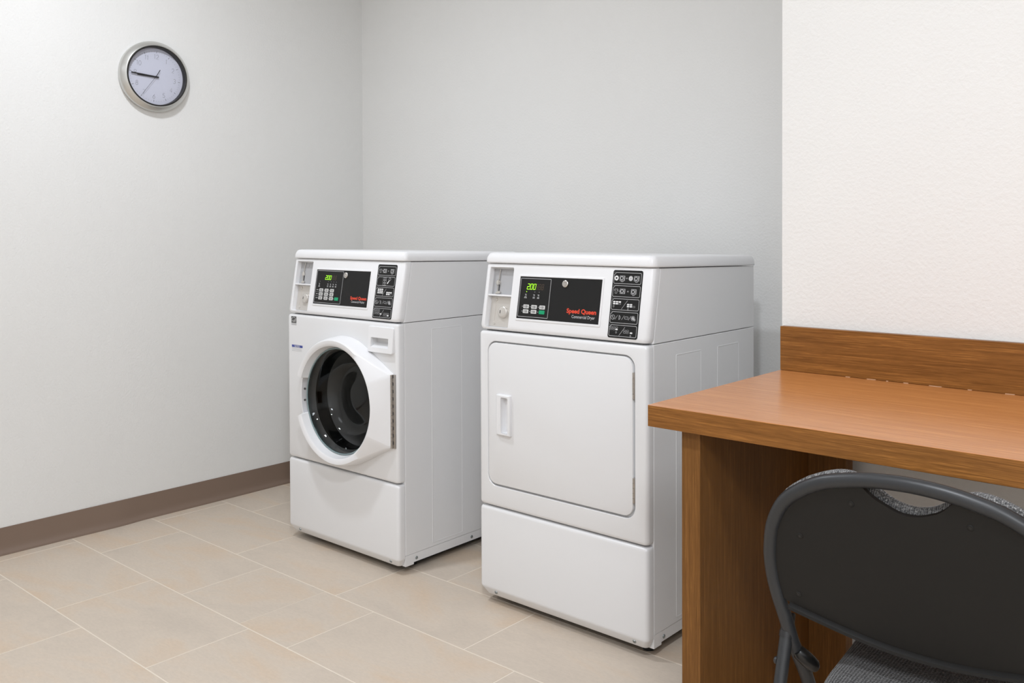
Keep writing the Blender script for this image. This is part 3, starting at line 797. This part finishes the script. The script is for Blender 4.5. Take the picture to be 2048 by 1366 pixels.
        f1 = lambda u, z: fp(u, z, .0004); f2 = lambda u, z: fp(u, z, .0007); f3 = lambda u, z: fp(u, z, .0009)
        flat(bm, [(a, c0+.0085), (b, c0+.0085), (b, c1), (a, c1)], f1, 0)
        cx, cz_ = (a+b)/2, c1-.0150
        ring(bm, circ(cx, cz_, .0140, 16, .0125, .05*PI, .95*PI), circ(cx, cz_, .0126, 16, .0112, .05*PI, .95*PI), f2, 1)
        sx, sz = cx+.0075, cz_-.0010
        star = [(sx+(.0070 if k % 2 == 0 else .0030)*math.sin(2*PI*k/10), sz+(.0070 if k % 2 == 0 else .0030)*math.cos(2*PI*k/10)) for k in range(10)]
        ring(bm, star, inset(star[::-1], .0009)[::-1], f2, 1)
        add_text(bm, 'energy', f2, a+.002, cx+.003, cz_-.0045, cz_+.0010, bold=.01, mi=1)
        flat(bm, [(a, c0), (b, c0), (b, c0+.0078), (a, c0+.0078)], f1, 2)
        add_text(bm, 'ENERGY STAR', f2, a+.0015, b-.0015, c0+.0024, c0+.0056, bold=.01, mi=1)
        bm_obj('efficiency_sticker', bm, [M['ink'], M['print'], M['line']], root, 0)
        bm = bmesh.new(); a, b, c0, c1 = .0270, .0940, .7130, .7395
        flat(bm, [(a, c1-.0090), (b, c1-.0090), (b, c1), (a, c1)], f1, 0)
        add_text(bm, 'NOTICE', f2, a+.018, b-.018, c1-.0075, c1-.0015, bold=.02, mi=1)
        for k in range(3):
            z = c1-.0128-k*.0048; q = random.Random(k); u = a+.001
            while u < b-.006:
                w = q.uniform(.003, .009); flat(bm, [(u, z-.0008), (min(u+w, b), z-.0008), (min(u+w, b), z+.0008), (u, z+.0008)], f1, 2); u += w+.0014
        bm_obj('notice_sticker', bm, [M['blue'], M['print'], M['line']], root, 0)
    return root

machine('W', 'white front-loading washing machine with a round black-glass door, beside the left wall', (.6292, 2.9071), .0021)
machine('D', 'white tumble dryer with a square solid door, between the washing machine and the desk', (1.5952, 2.9446), -.0044)

# ------------------------------------------------------------------ wall clock
ck = thing('wall_clock', 'round silver wall clock with black inner ring on the left wall', 'clock', (0, 2.7046, 1.8011))
SY = 1.045
def ckp(a, r, h):                                    # a = clockwise angle from twelve as seen from the room
    a += math.radians(4.0)*math.cos(a)**2+math.radians(7.0)*math.sin(a)**2
    return Vector((h, r*math.sin(a)*SY, r*math.cos(a)))
def lathe_clock(prof, n=96):
    bm = bmesh.new()
    loft(bm, [[Vector((h, r*math.sin(2*PI*k/n)*SY, r*math.cos(2*PI*k/n))) for k in range(n)] for r, h in prof], (False, False)); return bm
bm_obj('frame', lathe_clock([(.120, .001), (.1400, .001), (.1420, .008), (.1424, .0180), (.1418, .0210), (.1405, .0228), (.1262, .0388), (.1245, .0398), (.1228, .0392)]), M['alu'], ck, 60)
bm_obj('inner_ring', lathe_clock([(.1229, .0385), (.1220, .0398), (.1185, .0396), (.1165, .0385), (.1150, .017)]), M['hand'], ck, 40)
bm = bmesh.new(); loft(bm, [[Vector((h, .118*math.sin(2*PI*k/64)*SY, .118*math.cos(2*PI*k/64))) for k in range(64)] for h in (.002, .0180)])
bm_obj('dial', bm, M['clockface'], ck, 30)
bm = bmesh.new()
for k in range(60):
    a = 2*PI*k/60; major = k % 5 == 0
    r0, r1, hw = (.0955, .1035, .0009) if major else (.0990, .1015, .0005)
    p, q = ckp(a, r0, .0184), ckp(a, r1, .0184); t = (q-p).normalized(); s = Vector((0, -t.z, t.y))*hw
    bm.faces.new([bm.verts.new(v) for v in (p-s, p+s, q+s, q-s)])
bm_obj('minute_marks', bm, M['clockink'], ck, 0)
ax_r = (ckp(PI/2, 1, 0)-ckp(-PI/2, 1, 0)).normalized(); ax_u = (ckp(0, 1, 0)-ckp(PI, 1, 0)).normalized()
def arcp(cx, cy, rx, ry, a0, a1, n=14):
    return [(cx+rx*math.cos(math.radians(a0+(a1-a0)*i/n)), cy+ry*math.sin(math.radians(a0+(a1-a0)*i/n))) for i in range(n+1)]
DIG = {'0': [arcp(.3, .5, .3, .5, 90, 450, 24)], '1': [[(.02, .80), (.20, .98), (.20, 0)]],
       '2': [arcp(.29, .71, .27, .28, 170, -38, 12)+[(.03, .02), (.58, .02)]],
       '3': [arcp(.27, .74, .25, .25, 150, -90, 12), arcp(.27, .26, .28, .25, 90, -150, 12)],
       '4': [[(.44, 0), (.44, .98), (.0, .26), (.60, .26)]],
       '5': [[(.54, .98), (.12, .98), (.06, .55)]+arcp(.28, .32, .29, .31, 135, -145, 14)],
       '6': [arcp(.30, .30, .28, .29, 90, 450, 20), [(.44, .98), (.07, .45)]],
       '7': [[(.02, .97), (.57, .97), (.20, 0)]],
       '8': [arcp(.30, .74, .24, .24, 90, 450, 18), arcp(.30, .26, .29, .26, 90, 450, 18)],
       '9': [arcp(.30, .70, .28, .29, 90, 450, 20), [(.16, .02), (.53, .55)]]}
for k in range(1, 13):
    c = ckp(2*PI*k/12, .0810, .0184); hh = .0186; sw = .0165; st_ = str(k)
    adv = {'1': .0092}; ws = [adv.get(q, .0145) for q in st_]; x0 = -sum(ws)/2+.0018
    bm = bmesh.new()
    mf = lambda u, w, c=c: c+ax_r*u+ax_u*w
    for q, w_ in zip(st_, ws):
        for pl_ in DIG[q]:
            pp = [(x0+x*sw, (y-.5)*hh) for x, y in pl_]
            closed = pp[0] == pp[-1] or math.dist(pp[0], pp[-1]) < 1e-6
            L_, R_ = [], []
            for i in range(len(pp)):
                a_ = pp[i-1] if i else (pp[-2] if closed else pp[0]); b_ = pp[i+1] if i < len(pp)-1 else (pp[1] if closed else pp[-1])
                dx, dy = b_[0]-a_[0], b_[1]-a_[1]; l = math.hypot(dx, dy) or 1; h_ = .00052
                L_.append((pp[i][0]-dy/l*h_, pp[i][1]+dx/l*h_)); R_.append((pp[i][0]+dy/l*h_, pp[i][1]-dx/l*h_))
            lv = [bm.verts.new(mf(*p)) for p in L_]; rv = [bm.verts.new(mf(*p)) for p in R_]
            for i in range(len(pp)-1): bm.faces.new((lv[i], lv[i+1], rv[i+1], rv[i]))
        x0 += w_
    bm_obj('numeral', bm, M['clockink'], ck, 0)
def hand_mesh(name, tip, tail, w, h, t=.0010):
    p = Vector((0, *tail)); q = Vector((0, *tip)); d = (q-p).normalized(); s = Vector((0, -d.z, d.y))
    bm = bmesh.new(); o = [p-s*w, p+s*w, q+s*w*.9, q-s*w*.9]
    loft(bm, [[v+Vector((hh, 0, 0)) for v in o] for hh in (h, h+t)]); return bm
bm_obj('hour_hand', hand_mesh('h', (-.0772, .0005), (.0125, -.0022), .0032, .0215), M['hand'], ck, 0)
bm_obj('minute_hand', hand_mesh('m', (-.1035, .0050), (.0125, -.0026), .0029, .0240), M['hand'], ck, 0)
bm = hand_mesh('s', (-.0598, -.0773), (.002, .003), .0005, .0265, .0006)
p = hand_mesh('s', (.0020, .0030), (.0170, .0275), .0014, .0265, .0007); me_ = bpy.data.meshes.new('x'); p.to_mesh(me_); p.free(); bm.from_mesh(me_); bpy.data.meshes.remove(me_)
cyl(bm, (.018, 0, 0), (1, 0, 0), .0022, .0105, 14)
bm_obj('second_hand', bm, M['hand'], ck, 0)
bm = bmesh.new(); loft(bm, [[Vector((h, .1165*math.sin(2*PI*k/64)*SY, .1165*math.cos(2*PI*k/64))) for k in range(64)] for h in (.0320, .0332)])
bm_obj('glass_cover', bm, M['clockglass'], ck, 30)

# ------------------------------------------------------------------ desk
TZ = .8314; TT = .0416; TD = .5751
desk = thing('desk', 'bamboo-veneer built-in desk with upstand against the right wall', 'desk', (2.5891, 2.3646, 0), TA)
DL = 2.70
bm = bmesh.new(); box(bm, 0, 0, TZ-TT, DL, TD+.0200, TZ, bev=.0006, seg=1)
bm.normal_update()
for f in bm.faces: f.material_index = 0 if f.normal.z > .7 else 1
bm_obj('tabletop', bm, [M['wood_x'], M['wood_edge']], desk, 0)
bm = bmesh.new(); box(bm, .0004, TD, TZ+.0006, DL, TD+.0195, TZ+.1060, bev=.0006, seg=1)
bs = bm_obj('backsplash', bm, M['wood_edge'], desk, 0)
rnd = random.Random(3); x = .16
while x < .75:
    l = rnd.uniform(.004, .03)
    bm = bmesh.new(); box(bm, x, TD-.0005, TZ+.0001, x+l, TD+.004, TZ+.0004+rnd.uniform(.0003, .0008))
    bm_obj('splinter', bm, M['chipped'], bs, 0)
    x += l+rnd.uniform(.02, .07)
bm = bmesh.new(); box(bm, .0640, .020, 0, .1035, TD+.012, TZ-TT, bev=.0006, seg=1)
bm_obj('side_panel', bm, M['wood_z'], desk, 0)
bm = bmesh.new(); box(bm, .1035, .5020, 0, .1905, .5400, TZ-TT, bev=.0006, seg=1)
bm_obj('rear_panel', bm, M['wood_z'], desk, 0)
bm = bmesh.new(); box(bm, DL-.10, .020, 0, DL-.06, TD+.012, TZ-TT, bev=.0006, seg=1)
bm_obj('side_panel', bm, M['wood_z'], desk, 0)

# ------------------------------------------------------------------ folding chair
CX = 3.0945
ch = thing('folding_chair', 'dark grey padded folding chair pulled up to the desk', 'chair', (CX, 2.30, 0))
NZ = .23
def bp(x, z, h=0):                                   # point on the reclined back plane; h > 0 towards the sitter
    n = Vector((0, 1, NZ)).normalized()
    return Vector((x, (.785-z)*NZ, z)) + n*h
half = [(-.2235, .4873), (-.2290, .5115), (-.2345, .5358), (-.2392, .5668), (-.2402, .5984), (-.2380, .6243), (-.2285, .6675), (-.2065, .7095), (-.1760, .7367), (-.1355, .7590), (-.0950, .7705), (-.0570, .7775), (-.018, .7808)]
arc = catmull([(x, z, 0) for x, z in half] + [(-x, z, 0) for x, z in half[::-1]], 5)
arc = [(p.x, p.y) for p in arc]
TR = .0122
lw = []                                              # continuing front leg, left side
def leg_pts(s):
    return [(s*.2190, .4600), (s*.2130, .4250), (s*.2050, .36)]
bm = bmesh.new()
yl = lambda z: (.785-z)*NZ if z > .45 else (.785-.45)*NZ+(.45-z)*.55
pathL = [Vector((-.205, yl(0.0), 0.006)), Vector((-.205, yl(.20), .20)), Vector((-.2080, yl(.38), .38)), Vector((-.2160, yl(.445), .445))]
path = catmull(pathL + [Vector((x, (.785-z)*NZ, z)) for x, z in half] + [Vector((-x, (.785-z)*NZ, z)) for x, z in half[::-1]] + [Vector((-p.x, p.y, p.z)) for p in pathL[::-1]], 5)
tube(bm, path, TR, 16)
bm_obj('tube_frame', bm, M['tube'], ch, 60)
# back shell: outline inside the tube, handle cut-out at the top, rolled lip below
inner = [(x*.962, .485+(z-.485)*.978) for x, z in arc if z > .535]
lip = [(.2110, .5278), (.1640, .5180), (.1065, .5074), (.0517, .5004), (0, .4985), (-.0517, .5004), (-.1065, .5074), (-.1640, .5180), (-.2110, .5278)]
cutb = catmull([(-.0670, .7640, 0), (-.0540, .7520, 0), (-.0385, .7430, 0), (-.0136, .7325, 0), (.0116, .7322, 0), (.0368, .7415, 0), (.0500, .7500, 0), (.0640, .7640, 0)], 4)
top_i = [p for p in inner]
left_part = [p for p in top_i if p[0] < -.069]; right_part = [p for p in top_i if p[0] > .066]
outl = left_part + [(p.x, p.y) for p in cutb] + right_part + lip
bm = bmesh.new()
for hs in ((-.004, .004),):
    lo = [bm.verts.new(bp(x, z, hs[0])) for x, z in outl]; hi = [bm.verts.new(bp(x, z, hs[1])) for x, z in outl]
    bm.faces.new(lo); bm.faces.new(hi[::-1])
    n = len(outl)
    for i in range(n): bm.faces.new((lo[i], lo[(i+1) % n], hi[(i+1) % n], hi[i]))
lipc = catmull([(x, z, 0) for x, z in lip], 4)
loft(bm, [[bp(p.x, p.y+.001, -.004), bp(p.x, p.y-.002, -.0125), bp(p.x, p.y-.0065, -.0145), bp(p.x, p.y-.0085, -.010), bp(p.x, p.y-.007, .004), bp(p.x, p.y, .004)] for p in lipc])
shell = bm_obj('back_panel', bm, M['shell'], ch, 40)
for x, z in ((-.0880, .7338), (.0877, .7330), (-.1800, .6577), (.1800, .6577), (-.1935, .5480), (.1935, .5480)):
    bm = bmesh.new(); c = bp(x, z, -.0039); n = -Vector((0, 1, NZ)).normalized()
    cyl(bm, c, n, .0050, .0014, 16, dome=.0007); cyl(bm, c+n*.0013, n, .0021, .0003, 6, mi=1)
    bm_obj('screw', bm, [M['shell'], M['gasket']], shell, 40)
# padded front of the backrest
bm = bmesh.new()
outp = [(x*1.0, z) for x, z in arc if z > .55]
pad = []
lx = [p for p in outp if p[0] < -.088]; rx = [p for p in outp if p[0] > .088]
dip = catmull([(-.088, .7740, 0), (-.0720, .7610, 0), (-.056, .7420, 0), (-.036, .7290, 0), (-.012, .7210, 0), (.012, .7210, 0), (.036, .7290, 0), (.056, .7420, 0), (.0720, .7610, 0), (.088, .7740, 0)], 3)
lo_ = catmull([(.205, .545, 0), (.150, .522, 0), (.06, .508, 0), (-.06, .508, 0), (-.150, .522, 0), (-.205, .545, 0)], 4)
pad = lx + [(p.x, p.y) for p in dip] + rx + [(p.x, p.y) for p in lo_]
def resample(pts, n):
    P = [Vector(p) for p in pts]; P.append(P[0]); d = [0]
    for a, b in zip(P, P[1:]): d.append(d[-1]+(b-a).length)
    out = []; j = 0
    for i in range(n):
        t = d[-1]*i/n
        while d[j+1] < t: j += 1
        out.append(P[j].lerp(P[j+1], (t-d[j])/max(1e-9, d[j+1]-d[j])))
    return out
pad = resample(pad, 150)
for _ in range(14):
    pad = [(pad[i-1]+pad[i]*2+pad[(i+1) % 150])/4 if abs(pad[i].x) < .16 and pad[i].y > .70 else pad[i] for i in range(150)]
pad = [tuple(p) for p in pad]
cc = (0, .64)
def padl(ins, h): return [bp(x, z, h) for x, z in inset(pad[::-1], ins)]
loft(bm, [padl(.008, .005), padl(-.006, .010), padl(-.0115, .018), padl(-.0095, .028), padl(.002, .037), padl(.018, .042)])
bm_obj('back_cushion', bm, M['tweed'], ch, 60)
# seat
def seat_out(i):
    pts = []
    y0, y1 = -.015, .390; wr, wf = .141, .168
    o = rrect(-1, 0, 1, 1, (.001,)*4, 1)
    k = rrect(-.172+i, y0+i, .172-i, y1-i, (.060, .060, .045, .045), 8)
    return [(x*(wr+(wf-wr)*(y-y0)/(y1-y0))/.172, y) for x, y in k]
bm = bmesh.new()
def dish(x, y): return .006*((x/.15)**2) - .004
loft(bm, [[(x, y, z+(y*.03)) for x, y in seat_out(i)] for i, z in ((.014, .388), (.004, .393), (0, .404), (.001, .416), (.007, .426), (.018, .432), (.040, .436))])
bm_obj('seat', bm, M['seatfab'], ch, 60)
bm = bmesh.new()
loft(bm, [[(x, y, z+y*.03) for x, y in seat_out(i)] for i, z in ((.030, .368), (.022, .368), (.020, .389))])
bm_obj('seat_pan', bm, M['tube'], ch, 30)
# rear legs, with plastic cap, bolt and pivot bracket
for s in (-1, 1):
    bm = bmesh.new()
    a = Vector((s*-.0, 0, 0))
    p0 = Vector((s*.2235, .068, .462)); p1 = Vector((s*.2140, -.105, .006))
    tube(bm, [p0, p0.lerp(p1, .3), p0.lerp(p1, .7), p1], .0112, 14)
    leg = bm_obj('rear_leg', bm, M['tube'], ch, 60)
    d = (p0-p1).normalized()
    bm = bmesh.new(); tube(bm, [p0-d*.004, p0+d*.006, p0+d*.0062, p0+d*.036, p0+d*.038], [.0125, .0125, .0116, .0112, .0100], 12)
    bm_obj('end_cap', bm, M['capblk'], leg, 40)
    bm = bmesh.new(); cyl(bm, p0-d*.045+Vector((s*.010, 0, 0)), (s, 0, 0), .0065, .0055, 16, dome=.003)
    bm_obj('rivet', bm, M['tube'], leg, 40)
    bm = bmesh.new()
    b0 = Vector((s*.2060, .082, .432)); b1 = Vector((s*.1900, .105, .405))
    tube(bm, [b0.lerp(b1, -.15), b0, b0.lerp(b1, .5), b1, b1.lerp(b0, -.18)], [.008, .0125, .0135, .0125, .008], 14)
    bm_obj('pivot_bracket', bm, M['gasket'], ch, 50)
bm = bmesh.new(); tube(bm, [(-.2140, -.078, .08), (.2140, -.078, .08)], .007, 12); bm_obj('rear_crossbar', bm, M['tube'], ch, 60)
bm = bmesh.new(); tube(bm, [(-.205, yl(.12), .12), (.205, yl(.12), .12)], .007, 12); bm_obj('front_crossbar', bm, M['tube'], ch, 60)

# ------------------------------------------------------------------ light: two ceiling downlights and two added fill lamps
def lamp(name, loc, size, power, col=(.885, .93, 1), rot=(0, 0, 0), spread=180):
    l = bpy.data.lights.new(name, 'AREA'); l.shape = 'DISK'; l.size = size; l.energy = power; l.color = col
    l.spread = math.radians(spread)
    o = bpy.data.objects.new(name, l); COL.objects.link(o); o.location = loc; o.rotation_euler = rot
    return o
lamp('downlight_desk', (3.10, 1.30, 2.68), .16, 30)
lamp('downlight_washer', (1.00, 2.15, 2.68), .16, 20)
lamp('fill_entry', (4.4, -.1, 2.68), .9, 58)  # added fill without a known fixture, brightens the machines' right sides
lamp('fill_room', (1.3, .2, 2.68), .9, 6)  # added weak fill for general brightness, no known fixture

wd = bpy.data.worlds.new('world'); SC.world = wd; wd.use_nodes = True
wd.node_tree.nodes['Background'].inputs[0].default_value = (.9, .92, 1, 1)
wd.node_tree.nodes['Background'].inputs[1].default_value = .3

SC.view_settings.view_transform = 'Standard'; SC.view_settings.look = 'None'
SC.view_settings.gamma = 1; SC.view_settings.use_curve_mapping = False
SC.view_settings.exposure = 0.05
